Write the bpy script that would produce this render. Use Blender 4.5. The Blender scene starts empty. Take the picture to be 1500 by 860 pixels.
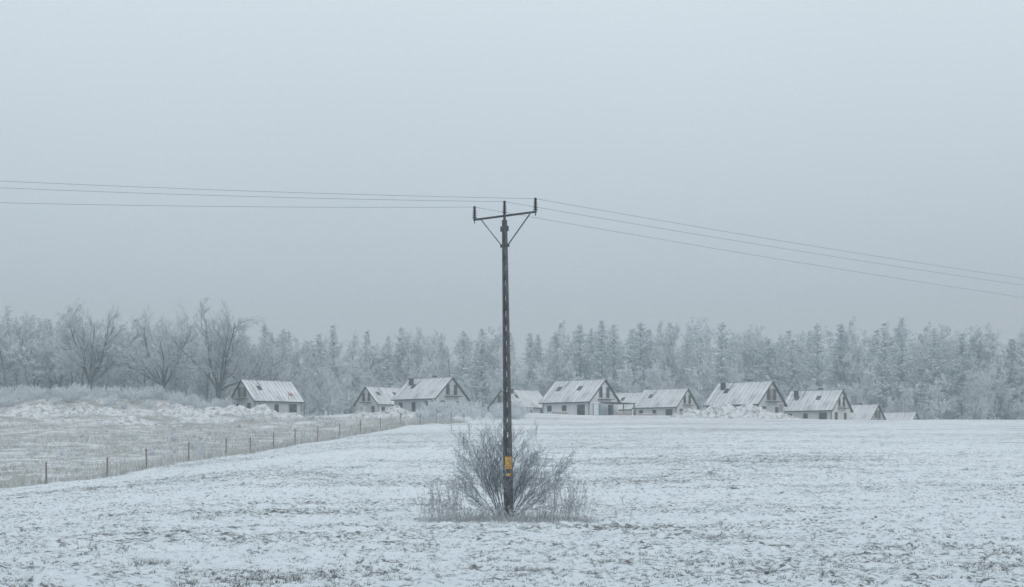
import bpy, math, random
import numpy as np
from mathutils import Vector, Matrix
random.seed(7); np.random.seed(7)
scene=bpy.context.scene
scene.view_settings.view_transform='Standard'
scene.view_settings.look='None'
scene.view_settings.exposure=0
COL=scene.collection
R=math.radians

# ------------------------------------------------------------ helpers
def link(o,parent=None):
    COL.objects.link(o)
    if parent: o.parent=parent
    return o
def empty(name,loc=(0,0,0),rz=0,s=1):
    e=bpy.data.objects.new(name,None); e.location=loc; e.rotation_euler=(0,0,rz); e.scale=(s,s,s)
    e.empty_display_size=0.2
    return link(e)
def lin(c):
    return tuple(((v/255)/12.92 if v/255<=0.04045 else ((v/255+0.055)/1.055)**2.4) for v in c)+(1,)
def newmat(name):
    m=bpy.data.materials.new(name); m.use_nodes=True
    nt=m.node_tree; b=nt.nodes['Principled BSDF']
    b.inputs['Roughness'].default_value=0.9
    if 'Specular IOR Level' in b.inputs: b.inputs['Specular IOR Level'].default_value=0.2
    return m,nt,b
def ramp(nt,fac,stops):
    r=nt.nodes.new('ShaderNodeValToRGB'); e=r.color_ramp.elements
    while len(e)<len(stops): e.new(0.5)
    for i,(p,c) in enumerate(stops):
        e[i].position=p; e[i].color=c if len(c)==4 else tuple(c)+(1,)
    nt.links.new(fac,r.inputs[0]); return r.outputs[0]
def mix(nt,f,a,b,mode='MIX'):
    n=nt.nodes.new('ShaderNodeMixRGB'); n.blend_type=mode
    for s,v in zip((0,1,2),(f,a,b)):
        if isinstance(v,(int,float)): n.inputs[s].default_value=v
        elif isinstance(v,tuple): n.inputs[s].default_value=v if len(v)==4 else v+(1,)
        else: nt.links.new(v,n.inputs[s])
    return n.outputs[0]
def math_(nt,op,a,b=0.0):
    n=nt.nodes.new('ShaderNodeMath'); n.operation=op
    for s,v in zip((0,1),(a,b)):
        if isinstance(v,(int,float)): n.inputs[s].default_value=v
        else: nt.links.new(v,n.inputs[s])
    return n.outputs[0]
def noise(nt,scale,detail=4,rough=0.6,coord='Object',mapping=None,dist=0.0):
    tc=nt.nodes.new('ShaderNodeTexCoord'); n=nt.nodes.new('ShaderNodeTexNoise')
    n.inputs['Scale'].default_value=scale; n.inputs['Detail'].default_value=detail
    n.inputs['Roughness'].default_value=rough; n.inputs['Distortion'].default_value=dist
    o=tc.outputs[coord]
    if mapping:
        mp=nt.nodes.new('ShaderNodeMapping'); mp.inputs['Scale'].default_value=mapping
        nt.links.new(o,mp.inputs[0]); o=mp.outputs[0]
    nt.links.new(o,n.inputs['Vector']); return n.outputs['Fac']

def simple_mat(name,col,rough=0.85,var=0.25,scale=3.0,frost=0.0,frostcol=(0.62,0.68,0.72),metal=0.0):
    m,nt,b=newmat(name)
    c=tuple(col); f=noise(nt,scale,3)
    o=ramp(nt,f,[(0.3,tuple(v*(1-var) for v in c)),(0.7,tuple(min(1,v*(1+var)) for v in c))])
    if frost>0:
        g=nt.nodes.new('ShaderNodeNewGeometry'); s=nt.nodes.new('ShaderNodeSeparateXYZ')
        nt.links.new(g.outputs['Normal'],s.inputs[0])
        n2=noise(nt,scale*2.3,2)
        a=math_(nt,'ADD',math_(nt,'MULTIPLY',s.outputs['Z'],0.45),n2)
        fr=ramp(nt,a,[(max(0.0,0.72-frost*0.6),(0,0,0)),(min(1.0,0.95-frost*0.5),(1,1,1))])
        o=mix(nt,fr,o,frostcol)
    nt.links.new(o,b.inputs['Base Color'])
    b.inputs['Roughness'].default_value=rough; b.inputs['Metallic'].default_value=metal
    return m
def frost_mat(name,dark,light,lo=-0.5,hi=0.5):
    """cheap diffuse twig material: hoar frost lies on upward faces, each tree differs a little"""
    m=bpy.data.materials.new(name); m.use_nodes=True; nt=m.node_tree
    nt.nodes.remove(nt.nodes['Principled BSDF'])
    out=[n for n in nt.nodes if n.type=='OUTPUT_MATERIAL'][0]
    d=nt.nodes.new('ShaderNodeBsdfDiffuse'); nt.links.new(d.outputs[0],out.inputs['Surface'])
    g=nt.nodes.new('ShaderNodeNewGeometry'); s=nt.nodes.new('ShaderNodeSeparateXYZ'); nt.links.new(g.outputs['Normal'],s.inputs[0])
    oi=nt.nodes.new('ShaderNodeObjectInfo')
    a=math_(nt,'ADD',s.outputs['Z'],math_(nt,'MULTIPLY',math_(nt,'SUBTRACT',oi.outputs['Random'],0.5),0.7))
    mr=nt.nodes.new('ShaderNodeMapRange'); mr.inputs[1].default_value=lo; mr.inputs[2].default_value=hi
    nt.links.new(a,mr.inputs[0])
    nt.links.new(mix(nt,mr.outputs[0],dark,light),d.inputs['Color'])
    return m

def make_mesh(name,verts,faces,mats=(),midx=None):
    me=bpy.data.meshes.new(name)
    if isinstance(verts,np.ndarray): 
        nv=len(verts); me.vertices.add(nv); me.vertices.foreach_set('co',verts.astype(np.float32).ravel())
        faces=np.asarray(faces); k=faces.shape[1]; nf=len(faces)
        me.loops.add(nf*k); me.loops.foreach_set('vertex_index',faces.astype(np.int32).ravel())
        me.polygons.add(nf); me.polygons.foreach_set('loop_start',np.arange(0,nf*k,k,dtype=np.int32))
        me.polygons.foreach_set('loop_total',np.full(nf,k,dtype=np.int32))
        me.update(calc_edges=True)
    else:
        me.from_pydata(verts,[],faces)
    for m in mats: me.materials.append(m)
    if midx is not None: me.polygons.foreach_set('material_index',np.asarray(midx,dtype=np.int32))
    me.validate(); me.update()
    return me

class Segs:
    def __init__(s): s.a=[];s.b=[];s.ra=[];s.rb=[];s.m=[]
    def add(s,a,b,ra,rb,m=0): s.a.append(tuple(a));s.b.append(tuple(b));s.ra.append(ra);s.rb.append(rb);s.m.append(m)
    def mesh(s,name,mats,n=3):
        A=np.array(s.a);B=np.array(s.b);ra=np.array(s.ra)[:,None];rb=np.array(s.rb)[:,None]
        d=B-A; L=np.linalg.norm(d,axis=1,keepdims=True)+1e-9; d/=L
        up=np.where(np.abs(d[:,2:3])<0.9,np.array([[0,0,1.0]]),np.array([[1.0,0,0]]))
        u=np.cross(d,up); u/=np.linalg.norm(u,axis=1,keepdims=True)+1e-9; v=np.cross(d,u)
        M=len(A); V=np.zeros((M,2*n,3))
        for i in range(n):
            t=2*math.pi*i/n; o=u*math.cos(t)+v*math.sin(t)
            V[:,i]=A+o*ra; V[:,n+i]=B+o*rb
        base=(np.arange(M)*2*n)[:,None]
        F=[]
        for i in range(n):
            j=(i+1)%n
            F.append(base+np.array([[i,j,n+j,n+i]]))
        F=np.stack(F,axis=1).reshape(-1,4)
        me=make_mesh(name,V.reshape(-1,3),F,mats,np.repeat(np.array(s.m),n))
        return me

class Build:
    """multi-part poly builder"""
    def __init__(s): s.v=[];s.f=[];s.m=[]
    def box(s,x0,x1,y0,y1,z0,z1,m=0):
        b=len(s.v)
        s.v+=[(x0,y0,z0),(x1,y0,z0),(x1,y1,z0),(x0,y1,z0),(x0,y0,z1),(x1,y0,z1),(x1,y1,z1),(x0,y1,z1)]
        s.f+=[(b,b+3,b+2,b+1),(b+4,b+5,b+6,b+7),(b,b+1,b+5,b+4),(b+1,b+2,b+6,b+5),(b+2,b+3,b+7,b+6),(b+3,b,b+4,b+7)]
        s.m+=[m]*6
    def poly(s,pts,faces,m=0):
        b=len(s.v); s.v+=list(pts); s.f+=[tuple(b+i for i in f) for f in faces]; s.m+=[m]*len(faces)
    def beam(s,a,b,w,h,m=0):
        a=Vector(a);b=Vector(b);d=(b-a).normalized()
        up=Vector((0,0,1)) if abs(d.z)<0.95 else Vector((1,0,0))
        u=d.cross(up).normalized()*w/2; v=d.cross(u).normalized()*h/2
        P=[a-u-v,a+u-v,a+u+v,a-u+v,b-u-v,b+u-v,b+u+v,b-u+v]
        s.poly([tuple(p) for p in P],[(0,3,2,1),(4,5,6,7),(0,1,5,4),(1,2,6,5),(2,3,7,6),(3,0,4,7)],m)
    def lathe(s,c,prof,n=14,m=0):
        pts=[];c=Vector(c)
        for r,z in prof:
            for i in range(n):
                t=2*math.pi*i/n; pts.append((c.x+r*math.cos(t),c.y+r*math.sin(t),c.z+z))
        fs=[]
        for k in range(len(prof)-1):
            for i in range(n):
                j=(i+1)%n; fs.append((k*n+i,k*n+j,(k+1)*n+j,(k+1)*n+i))
        fs.append(tuple(range(n-1,-1,-1))); fs.append(tuple((len(prof)-1)*n+i for i in range(n)))
        s.poly(pts,fs,m)
    def obj(s,name,mats,parent=None,bevel=0):
        me=make_mesh(name,s.v,s.f,mats,s.m); o=bpy.data.objects.new(name,me); link(o,parent)
        if bevel:
            b=o.modifiers.new('bev','BEVEL'); b.width=bevel; b.segments=2; b.limit_method='ANGLE'
        return o

# ------------------------------------------------------------ noise + terrain
def h2(ix,iy,s):
    v=np.sin(ix*127.1+iy*311.7+s*74.7)*43758.5453
    return v-np.floor(v)
def vn(x,y,s=0):
    x=np.asarray(x,float);y=np.asarray(y,float)
    ix=np.floor(x);iy=np.floor(y);fx=x-ix;fy=y-iy
    fx=fx*fx*(3-2*fx);fy=fy*fy*(3-2*fy)
    a=h2(ix,iy,s);b=h2(ix+1,iy,s);c=h2(ix,iy+1,s);d=h2(ix+1,iy+1,s)
    return (a*(1-fx)+b*fx)*(1-fy)+(c*(1-fx)+d*fx)*fy-0.5
def fbm(x,y,o=4,s=0):
    r=0;a=1
    for i in range(o):
        r=r+a*vn(x*2**i+13.7*i,y*2**i+5.1*i,s+i); a*=0.5
    return r
def smooth_tab(xs,ys,w):
    g=np.arange(-400,2000,1.0); t=np.interp(g,xs,ys); k=np.ones(w)/w
    t2=np.convolve(np.pad(t,w//2,mode='edge'),k,mode='valid')[:len(g)]
    return lambda q: np.interp(q,g,t2)
fieldP=smooth_tab([-100,35,50,110,160,200,215,260],[0,0,0.25,3.3,5.75,7.35,7.7,8.2],15)
leftP=smooth_tab([-100,30,60,85,100,150,188,214,245,300],[0,0,-0.2,0.0,0.9,3.3,5.7,8.8,11.7,13],9)
platP=smooth_tab([-200,-100,-60,-47,-41,-34,-24,-14,2,12,30,40,55,70,82,120,200],
                 [12.6,12.3,11.6,9.6,8.6,8.6,9.4,9.6,9.5,9.0,8.9,8.4,7.9,7.3,5.4,5.0,5.0],5)
fenceX=lambda y: np.interp(y,[0,60,85,92,100,110,122,140,165,190,200,230],[-44,-36.5,-30,-26.2,-23.7,-21.2,-17.7,-14,-9.7,-6.4,-10,-40])
def sst(a,b,x):
    t=np.clip((x-a)/(b-a),0,1); return t*t*(3-2*t)
def leftmask(x,y):
    return sst(-1,1,(fenceX(y)-x)/1.5)
def H(x,y):
    x=np.asarray(x,float);y=np.asarray(y,float)
    q=-x-10; drop=0.095*np.where(q>0,np.sqrt(q*q+9)-3+0.0*q,0)*(1-sst(125,195,y))*1.06
    f=fieldP(y)-drop
    s=sst(0,16,fenceX(y)-x)*(1-sst(205,235,y)*sst(-55,-40,x))
    z=f*(1-s)+leftP(y)*s
    b=sst(204,236,y)
    z=z*(1-b)+platP(x)*b
    z=z+fbm(x/23,y/23,3,3)*0.35*sst(30,80,y)*(1-0.6*sst(195,205,y))
    lm=leftmask(x,y)
    z=z+lm*(fbm(x/7,y/7,3,9)*0.6+np.maximum(0,fbm(x/6,y/4,4,21))*1.5*sst(180,203,y)*(1-sst(218,235,y))*sst(-34,-46,x))
    far=sst(420,900,y); z=z*(1-far)+9.0*far
    return z

def grow_axis(a,b,s0,g):
    o=[a];s=s0
    while o[-1]<b: o.append(o[-1]+s); s*=g
    return o
xr=grow_axis(17,1500,0.13,1.022)
xs=np.array([-v for v in reversed(xr)]+list(np.arange(-16.87,16.9,0.11))+xr)
ys=np.concatenate([np.arange(-40,19,3.0),np.arange(19,46,0.09),np.array(grow_axis(46,260,0.11,1.0085)),np.array(grow_axis(262.5,2500,3,1.06))])
X,Y=np.meshgrid(xs,ys)
Z=H(X,Y)
lm=leftmask(X,Y)
near=1-sst(90,160,Y)
clod=np.maximum(0,fbm(X/0.30,Y/0.30,2,61)-0.22)*0.28
Z=Z+near*(1-lm)*(0.10*fbm(X/0.40,Y/0.40,3,41)+0.07*fbm(X/2.2,Y/2.2,2,51)+clod)
ny,nx=X.shape
V=np.stack([X,Y,Z],-1).reshape(-1,3)
idx=np.arange(ny*nx).reshape(ny,nx)
F=np.stack([idx[:-1,:-1],idx[:-1,1:],idx[1:,1:],idx[1:,:-1]],-1).reshape(-1,4)

def ground_mat():
    m,nt,b=newmat('snowy_field')
    snow=mix(nt,noise(nt,0.35,4),(0.79,0.86,0.905),(0.87,0.925,0.96))
    fine=noise(nt,6.5,6,0.8)
    mid=noise(nt,1.1,4,0.65)
    big=noise(nt,0.06,4,0.6,mapping=(0.5,1.6,1))
    streak=noise(nt,0.5,3,0.6,mapping=(0.18,1.2,1))
    a=math_(nt,'ADD',fine,math_(nt,'MULTIPLY',math_(nt,'SUBTRACT',mid,0.5),0.32))
    a=math_(nt,'ADD',a,math_(nt,'MULTIPLY',math_(nt,'SUBTRACT',big,0.5),0.30))
    a=math_(nt,'ADD',a,math_(nt,'MULTIPLY',math_(nt,'SUBTRACT',streak,0.5),0.20))
    f=ramp(nt,a,[(0.505,(0,0,0)),(0.555,(0.40,0.40,0.40)),(0.61,(0.97,0.97,0.97))])
    dirt=mix(nt,noise(nt,2.7,3),(0.06,0.063,0.067),(0.20,0.20,0.195))
    c=mix(nt,f,snow,dirt)
    at=nt.nodes.new('ShaderNodeAttribute'); at.attribute_name='grass'
    g1=noise(nt,0.22,6,0.7,mapping=(1,1.8,1)); g2=noise(nt,2.0,6,0.78)
    ga=math_(nt,'ADD',g1,math_(nt,'MULTIPLY',math_(nt,'SUBTRACT',g2,0.5),0.9))
    gf=ramp(nt,ga,[(0.38,(0,0,0)),(0.56,(0.95,0.95,0.95))])
    grass=mix(nt,g2,(0.20,0.20,0.18),(0.52,0.525,0.505))
    gc=mix(nt,gf,(0.78,0.84,0.87),grass)
    c=mix(nt,at.outputs['Fac'],c,gc)
    nt.links.new(c,b.inputs['Base Color'])
    bp=nt.nodes.new('ShaderNodeBump'); bp.inputs['Strength'].default_value=0.9; bp.inputs['Distance'].default_value=0.08
    nt.links.new(fine,bp.inputs['Height']); nt.links.new(bp.outputs[0],b.inputs['Normal'])
    return m
GM=ground_mat()
me=make_mesh('ground',V,F,[GM])
at=me.attributes.new('grass','FLOAT','POINT'); at.data.foreach_set('value',lm.astype(np.float32).ravel())
me.polygons.foreach_set('use_smooth',np.ones(len(F),dtype=bool))
link(bpy.data.objects.new('ground',me))

# ------------------------------------------------------------ materials
M_bark=frost_mat('frosty_bark',(0.16,0.18,0.20),(0.50,0.57,0.62),-0.3,1.2)
M_twig=frost_mat('frosty_twig',(0.62,0.69,0.73),(0.87,0.94,0.98),-0.6,0.4)
M_dtwig=frost_mat('dark_twig',(0.28,0.31,0.34),(0.78,0.85,0.90),-0.5,0.7)
M_needle=frost_mat('frosted_needles',(0.46,0.55,0.60),(0.86,0.94,0.98),-0.6,0.6)
M_shrub=frost_mat('shrub_twig',(0.13,0.135,0.15),(0.72,0.80,0.86),-0.4,0.85)
M_weed=simple_mat('dry_weed',(0.25,0.22,0.20),scale=6,frost=0.65,frostcol=(0.66,0.72,0.76))
M_fgrass=simple_mat('frosted_grass',(0.38,0.375,0.34),scale=0.5,frost=0.5,frostcol=(0.68,0.73,0.75))
M_dgrass=simple_mat('field_stubble',(0.11,0.105,0.10),scale=1.5,frost=0.25,frostcol=(0.6,0.63,0.65))

# ------------------------------------------------------------ tree generators
def rv(rng): 
    v=Vector((rng.gauss(0,1),rng.gauss(0,1),rng.gauss(0,1))); return v.normalized()
def grow(S,rng,p,d,L,r,lev,P):
    maxl=P['levels']; k=P['pieces'][lev]; pts=[p.copy()]; dirs=[]
    cur=p.copy(); dd=d.copy(); tw=P.get('tw',0)
    for i in range(k):
        dd=(dd+rv(rng)*P['wander'][lev]+Vector((0,0,P['up'][lev]))).normalized()
        nx=cur+dd*(L/k)
        ra=r*(1-0.75*i/k); rb=r*(1-0.75*(i+1)/k)
        if lev>=P['barklev'] and tw: ra=max(ra,tw); rb=max(rb,tw*0.5)
        S.add(cur,nx,max(ra,P['rmin']),max(rb,P['rmin']*0.6),0 if lev<P['barklev'] else 1)
        cur=nx; pts.append(cur.copy()); dirs.append(dd.copy())
    if lev>=maxl:
        for q in range(P.get('tufts',0)):
            b=pts[0].lerp(cur,rng.random()); l=rng.uniform(.15,.45)
            S.add(b,b+(dd*0.4+rv(rng)).normalized()*l,tw*0.9,tw*0.3,1)
        return
    n=P['kids'][lev]
    for j in range(n):
        t=P['start'][lev]+(1-P['start'][lev])*((j+rng.random())/n)
        i=min(k-1,int(t*k)); f=t*k-i
        q=pts[i].lerp(pts[i+1],f); bd=dirs[i]
        perp=bd.cross(rv(rng)).normalized()
        ang=R(P['ang'][lev]+rng.uniform(-12,12))
        nd=(bd*math.cos(ang)+perp*math.sin(ang)).normalized()
        nl=L*P['ratio'][lev]*(1-P['taper'][lev]*t)*rng.uniform(0.7,1.2)
        grow(S,rng,q,nd,nl,r*(1-0.7*t)*0.55,lev+1,P)
def deciduous(name,seed,h=16,dense=1.0,dark=False,upright=0,tw=0.05,tufts=1):
    rng=random.Random(seed); S=Segs()
    P=dict(levels=4,pieces=[7,5,4,3,2],wander=[0.10,0.25,0.3,0.3,0.35],up=[0.08,0.08+upright,0.04+upright,-0.02,-0.08],
           kids=[int(13*dense),7,6,5],start=[0.16,0.2,0.15,0.1],ang=[56-upright*60,48,46,44],
           ratio=[0.55,0.55,0.5,0.55],taper=[0.5,0.4,0.3,0.2],rmin=0.022,barklev=3,tw=tw,tufts=tufts)
    grow(S,rng,Vector((0,0,-0.5)),Vector((rng.uniform(-.06,.06),rng.uniform(-.06,.06),1)).normalized(),h*0.84,h*0.013,0,P)
    return S.mesh(name,[M_bark,M_dtwig if dark else M_twig])
def oak(name,seed,h=16):
    rng=random.Random(seed); S=Segs()
    P=dict(levels=4,pieces=[6,6,5,4,2],wander=[0.15,0.24,0.3,0.3,0.3],up=[0.05,0.06,0.05,0.02,0.0],
           kids=[0,9,8,7],start=[0.3,0.22,0.15,0.1],ang=[50,44,42,40],
           ratio=[0.6,0.5,0.5,0.5],taper=[0.4,0.35,0.3,0.2],rmin=0.025,barklev=3)
    th=h*0.2
    S.add((0,0,-0.6),(0.1,0,th),h*0.03,h*0.024,0)
    for i in range(8):
        a=2*math.pi*i/8+rng.uniform(-.3,.3); tilt=rng.uniform(0.25,1.05)
        d=Vector((math.cos(a)*math.sin(tilt),math.sin(a)*math.sin(tilt),math.cos(tilt)))
        grow(S,rng,Vector((0.1,0,th*rng.uniform(0.8,1.0))),d,h*rng.uniform(0.52,0.68),h*0.015,1,P)
    return S.mesh(name,[simple_mat('dark_oak_bark',(0.09,0.095,0.105),scale=2,frost=0.3,frostcol=(0.5,0.56,0.6)),M_dtwig])
def conifer(name,seed,h=24,rad=3.6,gap=0.12,fat=1.0):
    rng=random.Random(seed); S=Segs()
    k=8; cur=Vector((0,0,-0.5)); 
    for i in range(k):
        nx=Vector((rng.uniform(-.12,.12),rng.uniform(-.12,.12),h*0.97*(i+1)/k)); S.add(cur,nx,0.2*(1-i/k)+0.01,0.2*(1-(i+1)/k)+0.01,0); cur=nx
    z=h*gap
    while z<h:
        t=z/h; prof=(1-t)**0.55*min(1,0.55+(t-gap)*2.0)*rad*(1+0.18*math.sin(z*1.3+seed)+rng.uniform(-.15,.15))
        for j in range(6):
            a=rng.uniform(0,2*math.pi); L=max(0.4,prof*rng.uniform(0.4,1.2)*(0.75+0.5*math.sin(a*2+seed)**2))
            el=rng.uniform(-0.15,0.5)*(0.4+t)
            d=Vector((math.cos(a)*math.cos(el),math.sin(a)*math.cos(el),math.sin(el)))
            p=Vector((0,0,z+rng.uniform(0,0.4))); mid=p+d*L*0.55; end=p+d*L+Vector((0,0,-0.12*L+0.12*L*t*2))
            S.add(p,mid,0.04,0.035,0); S.add(mid,end,0.035,0.015,1)
            n=int(3+L*4.2)
            for q in range(n):
                f=rng.uniform(0.12,1)**0.8; base=p.lerp(mid,f/0.55) if f<0.55 else mid.lerp(end,(f-0.55)/0.45)
                side=Vector((-math.sin(a),math.cos(a),0))*rng.choice((-1,1))
                dr=(side*rng.uniform(0.3,1)+d*0.5+Vector((0,0,rng.uniform(-0.9,0.5)))).normalized()
                l=rng.uniform(0.3,0.9)*(0.6+0.5*(1-t))
                S.add(base,base+dr*l,0.09*fat,0.035,1)
        z+=rng.uniform(0.3,0.5)
    return S.mesh(name,[M_bark,M_needle])
def shrub(name,seed,h=2.6,spread=1.0,stems=26,mats=None,rmin=0.004,kids=(0,7,6,4),r0=0.018,n=3,tmax=1.35,tw=0,wob=0.17,even=False):
    rng=random.Random(seed); S=Segs()
    P=dict(levels=4,pieces=[1,7,4,3,2],wander=[0,wob,0.2,0.22,0.25],up=[0,0.02,0.05,0.05,0.0],
           kids=list(kids),start=[0,0.25,0.15,0.1],ang=[0,26,30,34],ratio=[0,0.36,0.5,0.5],taper=[0,0.45,0.4,0.3],rmin=rmin,barklev=2,tw=tw)
    for i in range(stems):
        a=rng.uniform(0,2*math.pi)
        if even: tilt=rng.random()**0.75*tmax; hl=h*rng.uniform(0.68,1.0)*(1-0.16*tilt)
        else: tilt=min(tmax,(0.06+abs(rng.gauss(0,0.55)))*spread); hl=h*rng.uniform(0.55,1.0)*(1-0.12*tilt)
        d=Vector((math.cos(a)*math.sin(tilt),math.sin(a)*math.sin(tilt),math.cos(tilt)))
        rr=rng.uniform(0,0.22)
        grow(S,rng,Vector((math.cos(a)*rr,math.sin(a)*rr,-0.05)),d,hl,r0*rng.uniform(0.6,1.3),1,P)
    return S.mesh(name,mats or [M_shrub,M_shrub],n)

# ------------------------------------------------------------ forest
dec=[deciduous('frosty_tree_a',1,16),deciduous('frosty_tree_b',2,16,upright=0.08),deciduous('frosty_tree_c',3,16,1.2,upright=0.12),deciduous('frosty_tree_d',4,16,dark=True,tw=0.03)]
con=[conifer('larch_a',11,24,4.6),conifer('larch_b',12,24,4.0,0.16),conifer('larch_c',13,24,5.2,0.12),conifer('larch_d',14,24,3.6,0.2,1.1)]
scr=[shrub('scrub_a',21,3,1.2,22,[M_twig,M_twig],rmin=0.02,kids=(0,6,5,3),tw=.035),shrub('scrub_b',22,3,1.0,22,[M_dtwig,M_twig],rmin=0.02,kids=(0,6,5,3),tw=.03)]
def inst(me,name,parent,x,y,s,sz=None,rz=None,dz=0):
    o=bpy.data.objects.new(name,me); o.location=(x,y,float(H(x,y))-0.1+dz)
    o.scale=(s,s,sz if sz else s); o.rotation_euler=(0,0,random.uniform(0,6.28) if rz is None else rz)
    return link(o,parent)
forest=empty('distant_forest')
rng=random.Random(5)
for y,step in ((316,6.0),(326,5.2),(338,4.8),(353,5.0),(374,5.4)):
    x=-190
    while x<200:
        x+=step*rng.uniform(0.6,1.4)
        yy=y+rng.uniform(-5,5)
        hh=23.0+5.0*float(fbm(x/24,yy/60,2,77))+rng.uniform(-3.0,1.6)+(y-340)*0.02
        g=float(platP(x)); hh+= (9.5-g)*0.8
        if x<-20 and x>-75: hh-=1.0
        c=rng.random()
        if y<320: 
            hh*=rng.uniform(0.4,0.65); me=rng.choice(dec[:3]); s=hh/15
        elif c<0.60 : me=rng.choice(con); s=hh/24
        else: me=rng.choice(dec[:3]); s=hh*0.95/15
        w=s*rng.uniform(0.95,1.25) if me in con else s*rng.uniform(.7,.95)
        inst(me,'tree',forest,x,yy,w,s)
lw=empty('frosted_woodland')
for y,step in ((247,5.0),(257,4.6),(270,5),(288,5.5)):
    x=-140
    while x<-38:
        x+=step*rng.uniform(0.6,1.4); yy=y+rng.uniform(-4,4)
        px=x/yy
        big=px<-0.31
        hh=rng.uniform(13,17) if big else rng.uniform(10.5,14.5)
        if y>265: hh+=1.0
        if y<262 and not big and rng.random()<0.35: hh*=0.6
        if px>-0.165: hh*=0.75
        if y<250 and px>-0.2: continue
        me=rng.choice(dec if rng.random()<0.8 else con); base=15 if me in dec else 24
        s=hh/base; inst(me,'tree',lw,x,yy,s*rng.uniform(0.95,1.25),s)
for (x,y,h,sd) in ((-71.5,241,16.0,31),(-59,240,16.5,32),(-49.5,240,18.0,33),(-42.0,245,13.5,34)):
    inst(oak('bare_oak_mesh',sd,16),'bare_oak_tree',None,x,y,h/15.5,h/15.0,rz=sd)
sb=empty('frosted_scrub')
for i in range(300):
    x=rng.uniform(-125,-46); y=rng.uniform(214,244)
    inst(rng.choice(scr),'scrub',sb,x,y,rng.uniform(0.3,0.85))
for i in range(70):
    x=rng.uniform(-14,2); y=rng.uniform(206,232)
    inst(rng.choice(scr),'scrub',sb,x,y,rng.uniform(0.35,0.75))
for i in range(70):
    x=rng.uniform(-36,95); y=rng.uniform(262,310)
    inst(rng.choice(scr),'scrub',sb,x,y,rng.uniform(0.5,1.2))
for i in range(110):
    y=rng.uniform(120,205); x=float(fenceX(y))-rng.uniform(1,45)
    inst(rng.choice(scr),'scrub',sb,x,y,rng.uniform(0.1,0.3))

# ------------------------------------------------------------ grass blades
def blades(name,x,y,h,w,lean,mat):
    n=len(x); z=H(x,y)-0.01
    a=np.random.uniform(0,np.pi,n); l=np.random.normal(0,1,(n,2))*lean*h[:,None]
    dx=np.cos(a)*w/2; dy=np.sin(a)*w/2
    V=np.zeros((n,3,3))
    V[:,0]=np.stack([x-dx,y-dy,z],-1);V[:,1]=np.stack([x+dx,y+dy,z],-1);V[:,2]=np.stack([x+l[:,0],y+l[:,1],z+h],-1)
    me=make_mesh(name,V.reshape(-1,3),np.arange(3*n).reshape(-1,3),[mat])
    return link(bpy.data.objects.new(name,me))
nc=11000
u=np.random.rand(nc); cy=1/(1/21.0-u*(1/21.0-1/130.0)); cx=np.random.uniform(-0.42,0.42,nc)*cy
keep=(fbm(cx/2.5,cy/2.5,3,88)+np.random.rand(nc)*0.6>0.2)&(leftmask(cx,cy)<0.3); cx=cx[keep];cy=cy[keep]
k=7; x=np.repeat(cx,k)+np.random.normal(0,0.03,len(cx)*k); y=np.repeat(cy,k)+np.random.normal(0,0.03,len(cx)*k)
blades('stubble_grass',x,y,np.random.uniform(0.03,0.09,len(x)),np.full(len(x),0.016),0.8,M_dgrass)
n=90000
y=np.random.uniform(60,212,n); x=fenceX(y)-0.3-np.random.rand(n)**1.2*70
keep=(fbm(x/8,y/5,4,99)+np.random.rand(n)*0.4>0.12); x=x[keep];y=y[keep]
blades('frosted_meadow_grass',x,y,np.random.uniform(0.15,0.5,len(x)),np.full(len(x),0.05),0.5,M_fgrass)

# ------------------------------------------------------------ fence
M_post=simple_mat('fence_post_wood',(0.22,0.17,0.15),scale=4,frost=0.25)
M_wire=simple_mat('galvanised_wire',(0.35,0.36,0.37),rough=0.5,var=0.1)
fe=empty('wire_fence')
B=Build(); S=Segs()
fy=[79,83,87.5,92,96.5,102,108,112,116,120,125,131,137,144,152,161,170,180,190]
prev=None
for i,yy in enumerate(fy):
    xx=float(fenceX(yy)); z=float(H(xx,yy)); t=0.03*math.sin(i*2.7)
    B.beam((xx,yy,z-0.3),(xx+t,yy,z+1.35),0.085,0.085)
    top=Vector((xx+t,yy,z))
    if prev is not None:
        for hh in (0.25,0.6,0.95,1.25): S.add(prev+Vector((0,-0.07,hh)),top+Vector((0,-0.07,hh)),0.006,0.006)
        for q in range(12):
            p=prev.lerp(top,q/12)+Vector((0,-0.07,0)); S.add(p+Vector((0,0,0.1)),p+Vector((0,0,1.25)),0.004,0.004)
    prev=top
B.obj('posts',[M_post],fe)
link(bpy.data.objects.new('wire_mesh',S.mesh('wire_mesh',[M_wire])),fe)
n=7000; y=np.random.uniform(75,200,n); x=fenceX(y)-np.random.exponential(0.8,n)+0.3
blades('fence_line_grass',x,y,np.random.uniform(0.2,0.7,n),np.full(n,0.04),0.35,M_fgrass)

# ------------------------------------------------------------ utility pole
M_conc=simple_mat('weathered_concrete',(0.10,0.103,0.105),scale=5,var=0.4,frost=0.1)
M_steel=simple_mat('dark_steel',(0.075,0.078,0.085),scale=8,rough=0.6,metal=0.1,frost=0.15)
M_cable=simple_mat('cable_aluminium',(0.16,0.17,0.18),scale=8,rough=0.7)
M_cer=simple_mat('insulator_ceramic',(0.06,0.052,0.052),rough=0.3,scale=8,var=0.2)
M_or=simple_mat('orange_paint',(0.85,0.40,0.03),scale=10,var=0.12)
M_ye=simple_mat('yellow_paint',(0.80,0.60,0.08),scale=10,var=0.1)
M_bk=simple_mat('black_paint',(0.02,0.02,0.02),scale=10)
M_wh=simple_mat('white_paint',(0.7,0.71,0.72),scale=10,var=0.08)
bx,by=-0.10,44.0
bz=float(H(bx,by))
pole=empty('utility_pole',(bx,by,bz),0)
Hc=9.30; leanx=-0.132
yawp=R(-28)
c,s=math.cos(yawp),math.sin(yawp)
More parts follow.
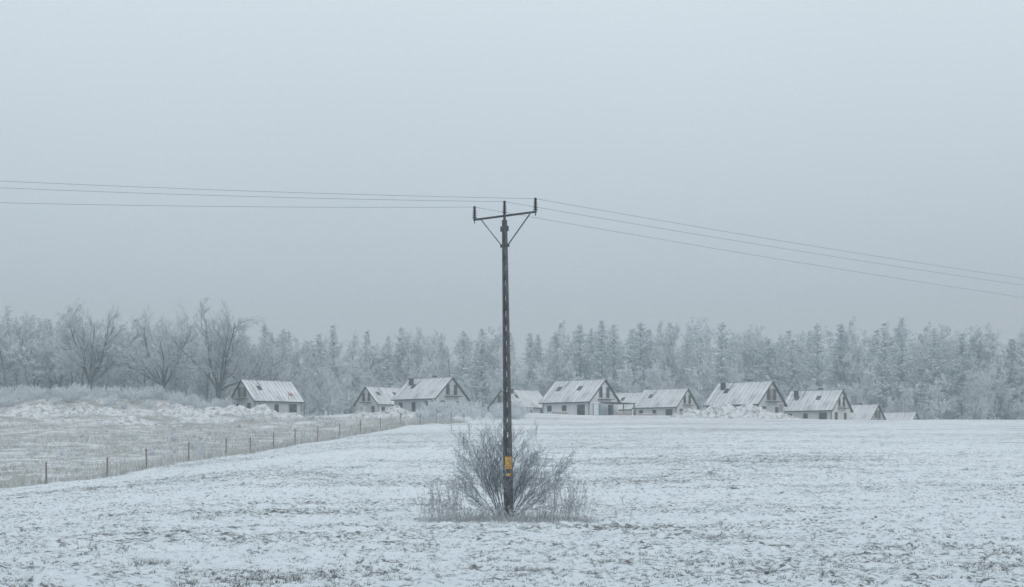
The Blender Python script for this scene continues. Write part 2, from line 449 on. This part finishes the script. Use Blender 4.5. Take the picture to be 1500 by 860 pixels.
def PL(u,v,z):
    return (u*c-v*s+leanx*z/Hc,u*s+v*c,z)
B=Build()
def wid(z): return 0.132-0.063*z/Hc
def dep(z): return 0.080-0.035*z/Hc
nseg=12
for sg in (-1,1):
    for i in range(nseg):
        z0=-0.3+(Hc+0.3)*i/nseg; z1=-0.3+(Hc+0.3)*(i+1)/nseg
        P=[]
        for z in (z0,z1):
            w=wid(max(z,0));d=dep(max(z,0));fl=0.064-0.018*max(z,0)/Hc
            a_,b_=(sg*w,sg*(w-fl))
            lo,hi=min(a_,b_),max(a_,b_)
            P+=[PL(lo,-d,z),PL(hi,-d,z),PL(hi,d,z),PL(lo,d,z)]
        fs=[(0,1,5,4),(1,2,6,5),(2,3,7,6),(3,0,4,7)]
        if i==nseg-1: fs.append((4,5,6,7))
        B.poly(P,fs)
z=0.0
while z<Hc-0.1:
    hgt=0.30 if z>1.4 else 2.1
    z1=min(z+hgt,Hc-0.02)
    P=[]
    for zz in (z,z1):
        w=wid(zz)-0.03; d=dep(zz)*0.45
        P+=[PL(-w,-d,zz),PL(w,-d,zz),PL(w,d,zz),PL(-w,d,zz)]
    B.poly(P,[(0,3,2,1),(4,5,6,7),(0,1,5,4),(1,2,6,5),(2,3,7,6),(3,0,4,7)])
    z=z1+0.17
B.obj('concrete_mast',[M_conc],pole)
topc=Vector((leanx,0,9.43)); hv=Vector((0.975,-0.75,0.0))
B=Build()
L_=topc-hv; R_=topc+hv
B.beam(L_,R_,0.05,0.06)
B.beam(topc+Vector((0,0,-0.55)),topc+Vector((0,0,0.08)),0.08,0.08)
B.beam(topc+Vector((0.0,0,-0.4))-hv*0.12,topc+Vector((0,0,-0.4))+hv*0.12,0.05,0.16)
pb=topc+Vector((0.01,0,-0.92))
B.beam(topc-hv*0.74+Vector((0,0,-0.04)),pb-hv*0.09,0.03,0.03)
B.beam(topc+hv*0.80+Vector((0,0,-0.04)),pb+hv*0.09,0.03,0.03)
B.beam(pb-hv*0.13,pb+hv*0.13,0.06,0.10)
B.obj('crossarm',[M_steel],pole,0.004)
ins=[L_+hv*0.03+Vector((0,0,0.04)),topc+Vector((0,0,0.08)),R_-hv*0.03+Vector((0,0,0.04))]
prof=[(0.018,-0.08),(0.018,0.0),(0.045,0.005)]
for q in range(5):
    zq=0.02+q*0.058; rr=0.078-0.004*q
    prof+=[(rr,zq),(rr,zq+0.010),(0.032,zq+0.026),(0.030,zq+0.054)]
prof+=[(0.05,0.315),(0.048,0.335),(0.03,0.345),(0.045,0.365),(0.03,0.385),(0.0005,0.39)]
for i,p in enumerate(ins):
    B=Build(); B.lathe(p,prof); B.obj('insulator_%d'%(i+1),[M_cer],pole)
    B=Build(); B.beam(p+Vector((0,0,-0.16)),p+Vector((0,0,0)),0.03,0.03); B.obj('insulator_pin_%d'%(i+1),[M_steel],pole)
B=Build()
def plate(u0,u1,z0,z1,v,m,th=0.004):
    P=[PL(u0,v,z0),PL(u1,v,z0),PL(u1,v,z1),PL(u0,v,z1),PL(u0,v+th,z0),PL(u1,v+th,z0),PL(u1,v+th,z1),PL(u0,v+th,z1)]
    B.poly(P,[(0,1,2,3),(7,6,5,4),(0,4,5,1),(1,5,6,2),(2,6,7,3),(3,7,4,0)],m)
v=-dep(1.7)-0.02
plate(-0.05,0.17,1.60,1.98,v,0)
def tri(pts,v,m):
    P=[PL(a+.06,v,b) for a,b in pts]; B.poly(P,[tuple(range(len(P)))],m)
tri([(-0.075,1.74),(0.075,1.74),(0,1.89)],v-0.004,2)
tri([(-0.064,1.746),(0.064,1.746),(0,1.875)],v-0.006,1)
tri([(0.008,1.855),(-0.018,1.80),(0.002,1.805),(-0.006,1.76),(0.02,1.815),(0.002,1.81)],v-0.008,2)
tri([(-0.08,1.65),(0.08,1.65),(0.08,1.67),(-0.08,1.67)],v-0.004,2)
B.obj('warning_plate',[M_or,M_ye,M_bk],pole)
B=Build(); v=-dep(1.4)-0.02
plate(-0.02,0.15,1.38,1.47,v,0)
B.obj('id_plate',[M_or],pole)

def wire(A,Bp,k,umax,name,par):
    A=Vector(A);Bp=Vector(Bp); cu=bpy.data.curves.new(name,'CURVE'); cu.dimensions='3D'
    sp=cu.splines.new('POLY'); n=60; sp.points.add(n)
    for i in range(n+1):
        u=umax*i/n; p=A+(Bp-A)*u; p.z+=k*u*(u-1); sp.points[i].co=(p.x,p.y,p.z,1)
    cu.bevel_depth=0.005; cu.bevel_resolution=1; cu.materials.append(M_cable)
    return link(bpy.data.objects.new(name,cu),par)
pl=empty('power_lines')
base=Vector((bx,by,bz)); tops=[base+p+Vector((0,0,0.36)) for p in ins]
LB=[(-15.5,43,9.80),(-15.1,42,10.06),(-14.8,41,10.07)]
RB=[(23.4,65,9.40),(22.9,63.5,9.78),(22.3,62,9.90)]
for i in range(3):
    wire(tops[i],LB[i],0.22,3.2,'wire_%d'%(i+1),pl); wire(tops[i],RB[i],0.30,3.2,'wire_%d'%(i+4),pl)

# ------------------------------------------------------------ shrub + weeds at pole (growing just behind the mast)
o=bpy.data.objects.new('bare_shrub',shrub('bare_shrub',103,3.1,1.0,54,[M_shrub,M_shrub],rmin=0.0040,kids=(0,9,6,4),r0=0.013,tmax=0.92,wob=0.15,even=True))
o.location=(-0.20,44.55,float(H(-0.05,44.5))); link(o)
def weeds(name,cx,cy,rx,ry,n,h,seed):
    rng=random.Random(seed); S=Segs()
    for i in range(n):
        x=cx+rng.gauss(0,0.5)*rx; y=cy+rng.gauss(0,0.5)*ry; z=float(H(x,y))-0.02
        p=Vector((x,y,z)); hh=h*rng.uniform(0.35,1.1); d=Vector((rng.gauss(0,.16),rng.gauss(0,.16),1)).normalized()
        for q in range(4):
            d=(d+Vector((rng.gauss(0,.09),rng.gauss(0,.09),0))).normalized(); nx=p+d*hh/4
            S.add(p,nx,0.005,0.004,0)
            if q>0:
                for w in range(rng.randint(1,3)):
                    b=(d+rv(rng)*0.7).normalized(); l=rng.uniform(0.05,0.18)
                    S.add(nx,nx+b*l,0.003,0.006,0)
            p=nx
        if rng.random()<0.6:
            for w in range(4): S.add(p,p+(d+rv(rng)*0.8).normalized()*0.07,0.010,0.004,0)
    return link(bpy.data.objects.new(name,S.mesh(name,[M_weed])))
weeds('dry_weeds',-2.15,43.7,0.75,0.5,85,1.2,1)
weeds('dry_weeds',1.7,43.7,0.8,0.5,115,1.2,2)
weeds('dry_weeds',-0.1,43.4,2.0,0.5,120,0.5,3)
weeds('dry_weeds',3.2,42.9,0.25,0.2,5,0.7,4)
n=9000; x=np.random.normal(-0.1,1.35,n); y=43.6+np.random.normal(0,0.35,n); k_=np.abs(x+0.1)<2.75; x=x[k_];y=y[k_]
blades('shrub_base_grass',x,y,np.random.uniform(0.06,0.26,len(x)),np.full(len(x),0.010),0.5,M_weed)
for (cx_,cy_,r_) in ((4.9,36,0.35),(-7.0,28,0.3),(8.3,46,0.3),(-10,45,0.4),(0.3,26,0.2),(11,30,0.3),(-4,24.5,0.3)):
    n=260; x=np.random.normal(cx_,r_,n); y=np.random.normal(cy_,r_*0.6,n)
    blades('grass_tuft',x,y,np.random.uniform(0.04,0.16,n),np.full(n,0.010),0.7,M_dgrass)

# ------------------------------------------------------------ houses
def roofmat():
    m,nt,b=newmat('snowy_metal_roof')
    st=noise(nt,1.0,4,0.65,mapping=(2.6,0.25,0.25)); n2=noise(nt,0.5,4)
    a=math_(nt,'ADD',math_(nt,'MULTIPLY',st,0.65),math_(nt,'MULTIPLY',n2,0.45))
    c=ramp(nt,a,[(0.44,(0.80,0.86,0.90)),(0.57,(0.66,0.71,0.74)),(0.68,(0.38,0.39,0.405))])
    nt.links.new(c,b.inputs['Base Color']); return m
M_roof=roofmat()
M_trim=simple_mat('dark_trim',(0.05,0.048,0.05),scale=3,frost=0.05)
M_tanw=simple_mat('timber_cladding',(0.28,0.25,0.225),scale=3,var=0.25)
M_wall=[simple_mat('render_cream',(0.62,0.63,0.62),scale=1.2,var=0.08),simple_mat('render_grey',(0.48,0.50,0.52),scale=1.2,var=0.08),simple_mat('render_white',(0.68,0.70,0.72),scale=1.2,var=0.06)]
M_brick=simple_mat('weathered_brick',(0.34,0.28,0.26),scale=5,var=0.3,frost=0.4)
M_plinth=simple_mat('concrete_plinth',(0.30,0.30,0.30),scale=3,var=0.2)
mg,ntg,bg=newmat('window_glass')
bg.inputs['Roughness'].default_value=0.12
ntg.links.new(ramp(ntg,noise(ntg,1.3,2),[(0.4,(0.03,0.038,0.045)),(0.6,(0.09,0.105,0.12))]),bg.inputs['Base Color'])
M_seam=simple_mat('roof_seam',(0.44,0.455,0.47),scale=2)
M_snow=simple_mat('snow',(0.80,0.86,0.90),scale=2,var=0.05)

def house(px,py,pz,deg,sc,wi,seed,Wd=8.6,Ln=10.2,wallh=3.0,clad=False,porch=False):
    rng=random.Random(seed)
    e=empty('gabled_house',(px,py,pz),R(deg),sc)
    hw=Wd/2; hl=Ln/2; oh=0.6; og=0.3; sl=math.tan(R(39.5)); rz=wallh+hw*sl
    B=Build()
    pts=[];
    for sx in (-hl,hl):
        pts+=[(sx,-hw,-2.5),(sx,hw,-2.5),(sx,hw,wallh),(sx,0,rz),(sx,-hw,wallh)]
    B.poly(pts,[(0,4,3,2,1),(5,6,7,8,9),(0,5,9,4),(1,2,7,6)],0)
    B.box(-hl-.03,hl+.03,-hw-.03,hw+.03,-2.4,0.25,1)
    B.obj('walls',[M_wall[wi],M_plinth],e)
    B=Build(); th=0.2; ex=hl+og
    for sg in (-1,1):
        y1=sg*(hw+oh); z1=wallh-oh*sl; off=0.14
        A=[(-ex,0,rz+off),(ex,0,rz+off),(ex,y1,z1+off),(-ex,y1,z1+off)]
        P=A+[(a,b,cc-th) for a,b,cc in A]
        B.poly(P,[(0,1,2,3)] if sg<0 else [(3,2,1,0)],0)
        B.poly(P,[(4,5,6,7),(2,6,7,3),(1,5,6,2),(0,3,7,4)],1)
        nx_=14
        for i in range(nx_+1):
            xx=-ex+0.08+(2*ex-0.16)*i/nx_
            B.poly([(xx-.025,0,rz+off+.06),(xx+.025,0,rz+off+.06),(xx+.025,y1,z1+off+.06),(xx-.025,y1,z1+off+.06),
                    (xx-.025,0,rz+off-.0),(xx+.025,0,rz+off-.0),(xx+.025,y1,z1+off-.0),(xx-.025,y1,z1+off-.0)],
                   [(0,1,2,3),(3,2,6,7),(0,3,7,4),(1,5,6,2)],2)
        for sx in (-1,1):
            xa=sx*(ex+0.02)
            B.poly([(xa-.03,0,rz+off+.03),(xa+.03,0,rz+off+.03),(xa+.03,y1,z1+off+.03),(xa-.03,y1,z1+off+.03),
                    (xa-.03,0,rz+off-.26),(xa+.03,0,rz+off-.26),(xa+.03,y1,z1+off-.26),(xa-.03,y1,z1+off-.26)],
                   [(0,1,2,3),(3,2,6,7),(0,3,7,4),(1,5,6,2),(4,7,6,5)],1)
        B.beam((-ex,y1+sg*0.06,z1+off-.12),(ex,y1+sg*0.06,z1+off-.12),0.1,0.08,1)
    B.beam((-ex,0,rz+.20),(ex,0,rz+.20),0.3,0.08,2)
    B.obj('roof',[M_roof,M_trim,M_seam],e)
    B=Build()
    for xx in ([-2.6,] if rng.random()<0.5 else [-3.2,1.3]):
        w=.42; za=lambda y:rz+.14+y*sl
        yb=-1.5; ya=yb-.85
        B.poly([(xx-w,ya,za(ya)+.1),(xx+w,ya,za(ya)+.1),(xx+w,yb,za(yb)+.1),(xx-w,yb,za(yb)+.1),
                (xx-w,ya,za(ya)-.02),(xx+w,ya,za(ya)-.02),(xx+w,yb,za(yb)-.02),(xx-w,yb,za(yb)-.02)],
               [(0,1,2,3),(0,4,5,1),(1,5,6,2),(2,6,7,3),(3,7,4,0)],0)
    B.obj('roof_windows',[mg],e)
    B=Build()
    cc_=rng.random()
    chs=[(-hl*0.62,-0.9)] if cc_<0.35 else ([(-hl*0.7,-1.4),(hl*0.12,0.5)] if cc_<0.7 else [])
    for (cx,cy) in chs:
        zb=rz-abs(cy)*sl-0.3; zt=rz+.75-abs(cy)*0.5
        B.box(cx-.36,cx+.36,cy-.28,cy+.28,zb,zt,0); B.box(cx-.42,cx+.42,cy-.34,cy+.34,zt,zt+.1,0)
        B.box(cx-.40,cx+.40,cy-.32,cy+.32,zt+.102,zt+.17,1)
    if chs: B.obj('chimneys',[M_trim,M_snow],e)
    B=Build()
    def win_end(sx,y0,y1,z0,z1,split=2):
        X0=sx*hl; f=.08
        a,b=sorted((X0-sx*.05,X0+sx*.05))
        B.box(a,b,y0,y0+f,z0,z1,1);B.box(a,b,y1-f,y1,z0,z1,1);B.box(a,b,y0+f,y1-f,z1-f,z1,1);B.box(a,b,y0+f,y1-f,z0,z0+f,1)
        for q in range(1,split):
            ym=y0+(y1-y0)*q/split; B.box(a,b,ym-f/2,ym+f/2,z0+f,z1-f,1)
        a,b=sorted((X0-sx*.05,X0+sx*.02)); B.box(a,b,y0+f*.9,y1-f*.9,z0+f*.9,z1-f*.9,0)
    def win_side(x0,x1,z0,z1,split=2):
        f=.08;a,b=-hw-.05,-hw+.05
        B.box(x0,x0+f,a,b,z0,z1,1);B.box(x1-f,x1,a,b,z0,z1,1);B.box(x0+f,x1-f,a,b,z1-f,z1,1);B.box(x0+f,x1-f,a,b,z0,z0+f,1)
        for q in range(1,split):
            xm=x0+(x1-x0)*q/split; B.box(xm-f/2,xm+f/2,a,b,z0+f,z1-f,1)
        B.box(x0+f*.9,x1-f*.9,-hw-.02,-hw+.05,z0+f*.9,z1-f*.9,0)
    for sx in (-1,1):
        win_end(sx,-1.55,-0.6,3.45,5.3); win_end(sx,0.6,1.55,3.45,5.3)
        win_end(sx,-3.2,-1.9,0.35,2.3,2); win_end(sx,1.2,2.3,0.35,2.3,2)
    win_side(-4.0,-3.1,1.1,2.1); win_side(-0.8,0.1,0.35,2.1,1); win_side(2.4,4.0,0.35,2.2,2)
    B.obj('windows',[mg,M_trim],e)
    B=Build()
    for sx in (-1,1):
        a,b=sorted((sx*(hl+.003),sx*(hl+.03)))
        if clad: B.box(a,b,-0.52,0.52,3.4,5.4,0); B.box(a,b,2.6,3.9,0.3,2.8,0)
        a,b=sorted((sx*(hl-.0),sx*(hl+0.9))); B.box(a+.001,b,-2.0,2.0,3.1,3.2,1)
        xo=sx*(hl+.86)
        for q in range(11):
            yy=-1.95+3.9*q/10; B.beam((xo,yy,3.2),(xo,yy,4.05),.02,.02,1)
        B.beam((xo,-2.0,4.07),(xo,2.0,4.07),.04,.04,1)
    B.obj('balconies',[M_tanw,M_trim],e)
    B=Build()
    B.beam((-hl+.2,-hw-.1,0),(-hl+.2,-hw-.1,wallh-.3),.08,.08,0); B.beam((hl-.2,-hw-.1,0),(hl-.2,-hw-.1,wallh-.3),.08,.08,0)
    if porch:
        B.box(hl+.95,hl+4.2,-3.5,3.5,2.35,2.5,0)
        for yy in (-3.3,0,3.3): B.beam((hl+4.0,yy,-1),(hl+4.0,yy,2.35),.14,.14,0)
    B.obj('downpipes',[M_trim],e)
    return e
HS=[(-40.6,235,8.9,40,.88,1,1,True),(-24.5,275,9.9,40,.86,0,2,False),(-14.3,250,9.7,-38,.95,1,3,False),
    (1.5,276,9.4,40,.86,1,4,True),(12.0,250,9.0,-38,1.0,2,5,False),(22.0,283,9.2,-36,.86,2,6,False),
    (28.8,266,9.0,-36,.88,0,8,False),(40.2,245,8.4,-40,1.0,1,9,True),(54.6,255,7.9,-36,.93,0,10,False),
    (69.2,285,7.0,-38,.84,1,12,True),(80,300,4.9,-34,1.0,2,14,True)]
for k,(a,b_,c_,d,s_,w_,sd,cl) in enumerate(HS):
    house(a,b_,c_,d,s_,w_,sd,clad=cl,porch=(k==4))

# ------------------------------------------------------------ snow-dusted earth heaps
def moundmat():
    m,nt,b=newmat('snowy_earth_heap')
    a=noise(nt,1.3,8,0.75); c=ramp(nt,a,[(0.45,(0.78,0.84,0.88)),(0.54,(0.55,0.57,0.58)),(0.63,(0.20,0.19,0.18))])
    nt.links.new(c,b.inputs['Base Color'])
    bp=nt.nodes.new('ShaderNodeBump'); bp.inputs['Distance'].default_value=0.25; bp.inputs['Strength'].default_value=0.8
    nt.links.new(noise(nt,1.6,8,0.7),bp.inputs['Height']); nt.links.new(bp.outputs[0],b.inputs['Normal'])
    return m
M_heap=moundmat()
def heap(x,y,rx,ry,h,seed):
    n=60; g=np.linspace(-1.15,1.15,n); GX,GY=np.meshgrid(g,g); r=np.hypot(GX,GY)
    z=np.maximum(0,1-r**1.3)*h*(1+0.9*fbm(GX*2.2,GY*2.2,3,seed))+np.where(r<1,fbm(GX*8,GY*8,4,seed+5)*0.5*h*(1-r*.8),0)
    WX=x+GX*rx; WY=y+GY*ry; WZ=H(WX,WY)+z-0.15-np.maximum(0,r-1)*2
    id_=np.arange(n*n).reshape(n,n)
    F=np.stack([id_[:-1,:-1],id_[:-1,1:],id_[1:,1:],id_[1:,:-1]],-1).reshape(-1,4)
    link(bpy.data.objects.new('snow_covered_earth_heap',make_mesh('heap',np.stack([WX,WY,WZ],-1).reshape(-1,3),F,[M_heap])))
for i,(x,y,rx,ry,h) in enumerate(((32.2,219,4.5,4,2.6),(36.8,219,4.5,3.5,2.0),(28,221,4,3,1.1),(41.5,222,4,3,0.9),
    (-17.5,214,4.5,3.5,1.4),(-12.5,213,4,3,1.1),(-22,216,3.5,3,0.9),(-37.5,214,4,3,1.1),(-41,212,3,3,1.3),(-46,208,6,4,1.1),(-56,206,6,3,1.0),(-63,209,4,3,1.1),(-69,207,7,4,1.0),(-33,206,4,3,0.8),(-43,200,6,4,0.8),(-54,198,6,3,0.7),(-50,212,3,3,1.2))):
    heap(x,y,rx,ry,h,i*3+1)

# ------------------------------------------------------------ small site things
M_blue=simple_mat('blue_plastic',(0.12,0.30,0.42),rough=0.5,var=0.1)
tx,ty=14.2,238.0; tz=float(H(tx,ty))
e=empty('portable_toilet',(tx,ty,tz),R(-15))
B=Build(); B.box(-.55,.55,-.55,.55,0.08,2.05,0); B.box(-.6,.6,-.6,.6,0,.08,2)
B.box(-.40,.40,-.58,-.553,.12,1.95,1); B.box(.25,.32,-.61,-.583,.95,1.1,2)
for sx in (-.57,.53): B.box(sx,sx+.04,-.58,-.552,.1,2.03,2)
B.poly([(-.6,-.6,2.05),(.6,-.6,2.05),(.6,.6,2.05),(-.6,.6,2.05),(-.45,-.45,2.25),(.45,-.45,2.25),(.45,.45,2.25),(-.45,.45,2.25)],[(0,1,5,4),(1,2,6,5),(2,3,7,6),(3,0,4,7),(4,5,6,7)],1)
B.obj('cabin',[M_blue,M_wh,M_trim],e,0.01)
for (x,y,l,h) in ((6.8,236,2.5,.5),(17.5,238,2.2,.7),(21.5,240,2.7,.5),(-35.5,228,2.0,.7),(49,240,2.2,.5)):
    B=Build(); z=float(H(x,y)); q=0
    while q*0.5<l-0.1:
        for r_ in range(int(h/.22)):
            B.box(q*.5+.01+0.04*(r_%2),q*.5+.48+0.04*(r_%2),-.5,.5,r_*.22+.005,r_*.22+.215,0)
        q+=1
    B.box(-.0,l,-.48,.48,int(h/.22)*.22+.002,int(h/.22)*.22+.06,1)
    o=B.obj('brick_stack',[M_brick,M_snow]); o.location=(x,y,z); o.rotation_euler=(0,0,R(random.uniform(-20,20)))
fx,fy_=-36.0,229.0; fz=float(H(fx,fy_))
e=empty('flagpole_with_flag',(fx,fy_,fz))
B=Build(); B.lathe((0,0,0),[(.035,0),(.02,4.1),(.03,4.12),(.001,4.2)],8); B.obj('pole',[M_steel],e)
B=Build(); n=8
for row,m in ((0,1),(1,0)):
    P=[];fs=[]
    for i in range(n+1):
        x=.03+0.7*i/n; yv=.1*math.sin(i*.9)*i/n; dz=-.12*(i/n)**2
        P+=[(x,yv,3.55+row*.25+dz),(x,yv,3.8+row*.25+dz)]
    for i in range(n): fs.append((2*i,2*i+2,2*i+3,2*i+1))
    B.poly(P,fs,m)
M_red=simple_mat('red_cloth',(0.45,0.10,0.10),var=.1)
B.obj('flag',[M_wh,M_red],e)

# ------------------------------------------------------------ haze volume (real winter mist)
mv=bpy.data.materials.new('winter_mist'); mv.use_nodes=True; nt=mv.node_tree
for n_ in list(nt.nodes):
    if n_.type!='OUTPUT_MATERIAL': nt.nodes.remove(n_)
out=[n_ for n_ in nt.nodes if n_.type=='OUTPUT_MATERIAL'][0]
vs=nt.nodes.new('ShaderNodeVolumeScatter'); vs.inputs['Color'].default_value=(0.76,0.94,1.0,1); vs.inputs['Density'].default_value=0.0018
nt.links.new(vs.outputs[0],out.inputs['Volume'])
B=Build(); B.box(-420,420,-60,640,-30,70,0); o=B.obj('winter_mist',[mv])

# ------------------------------------------------------------ world, sun, camera
w=bpy.data.worlds.new('World'); scene.world=w; w.use_nodes=True; nt=w.node_tree; bgd=nt.nodes['Background']
sky=nt.nodes.new('ShaderNodeTexSky'); sky.sky_type='NISHITA'; sky.sun_disc=False; sky.sun_elevation=R(32); sky.sun_rotation=R(150)
tc=nt.nodes.new('ShaderNodeTexCoord'); sp=nt.nodes.new('ShaderNodeSeparateXYZ'); nt.links.new(tc.outputs['Generated'],sp.inputs[0])
cl=ramp(nt,sp.outputs['Z'],[(0.0,lin((170,195,213))),(0.10,lin((181,204,220))),(0.19,lin((197,216,228))),(0.31,lin((213,228,237))),(1.0,lin((230,242,250)))])
nn=nt.nodes.new('ShaderNodeTexNoise'); nn.inputs['Scale'].default_value=1.6; nn.inputs['Detail'].default_value=2
nt.links.new(tc.outputs['Generated'],nn.inputs['Vector'])
cl=mix(nt,1.0,cl,ramp(nt,nn.outputs['Fac'],[(0.3,(0.95,0.955,0.96)),(0.7,(1.03,1.03,1.03))]),'MULTIPLY')
sk=mix(nt,1.0,sky.outputs[0],(0.10,0.10,0.10),'MULTIPLY')
allc=mix(nt,0.06,cl,sk)
nt.links.new(allc,bgd.inputs['Color']); bgd.inputs['Strength'].default_value=1.14
sl_=bpy.data.lights.new('sun','SUN'); sl_.energy=0.75; sl_.angle=R(25); sl_.color=(1,0.98,0.95)
so=bpy.data.objects.new('sun',sl_); so.rotation_euler=(R(58),0,R(30)); link(so)

cam=bpy.data.cameras.new('camera'); co=bpy.data.objects.new('camera',cam); link(co)
co.location=(0,0,2.1); co.rotation_euler=(R(90),0,0)
cam.sensor_width=36; cam.lens=50; cam.shift_y=0.16; cam.clip_end=5000
scene.camera=co
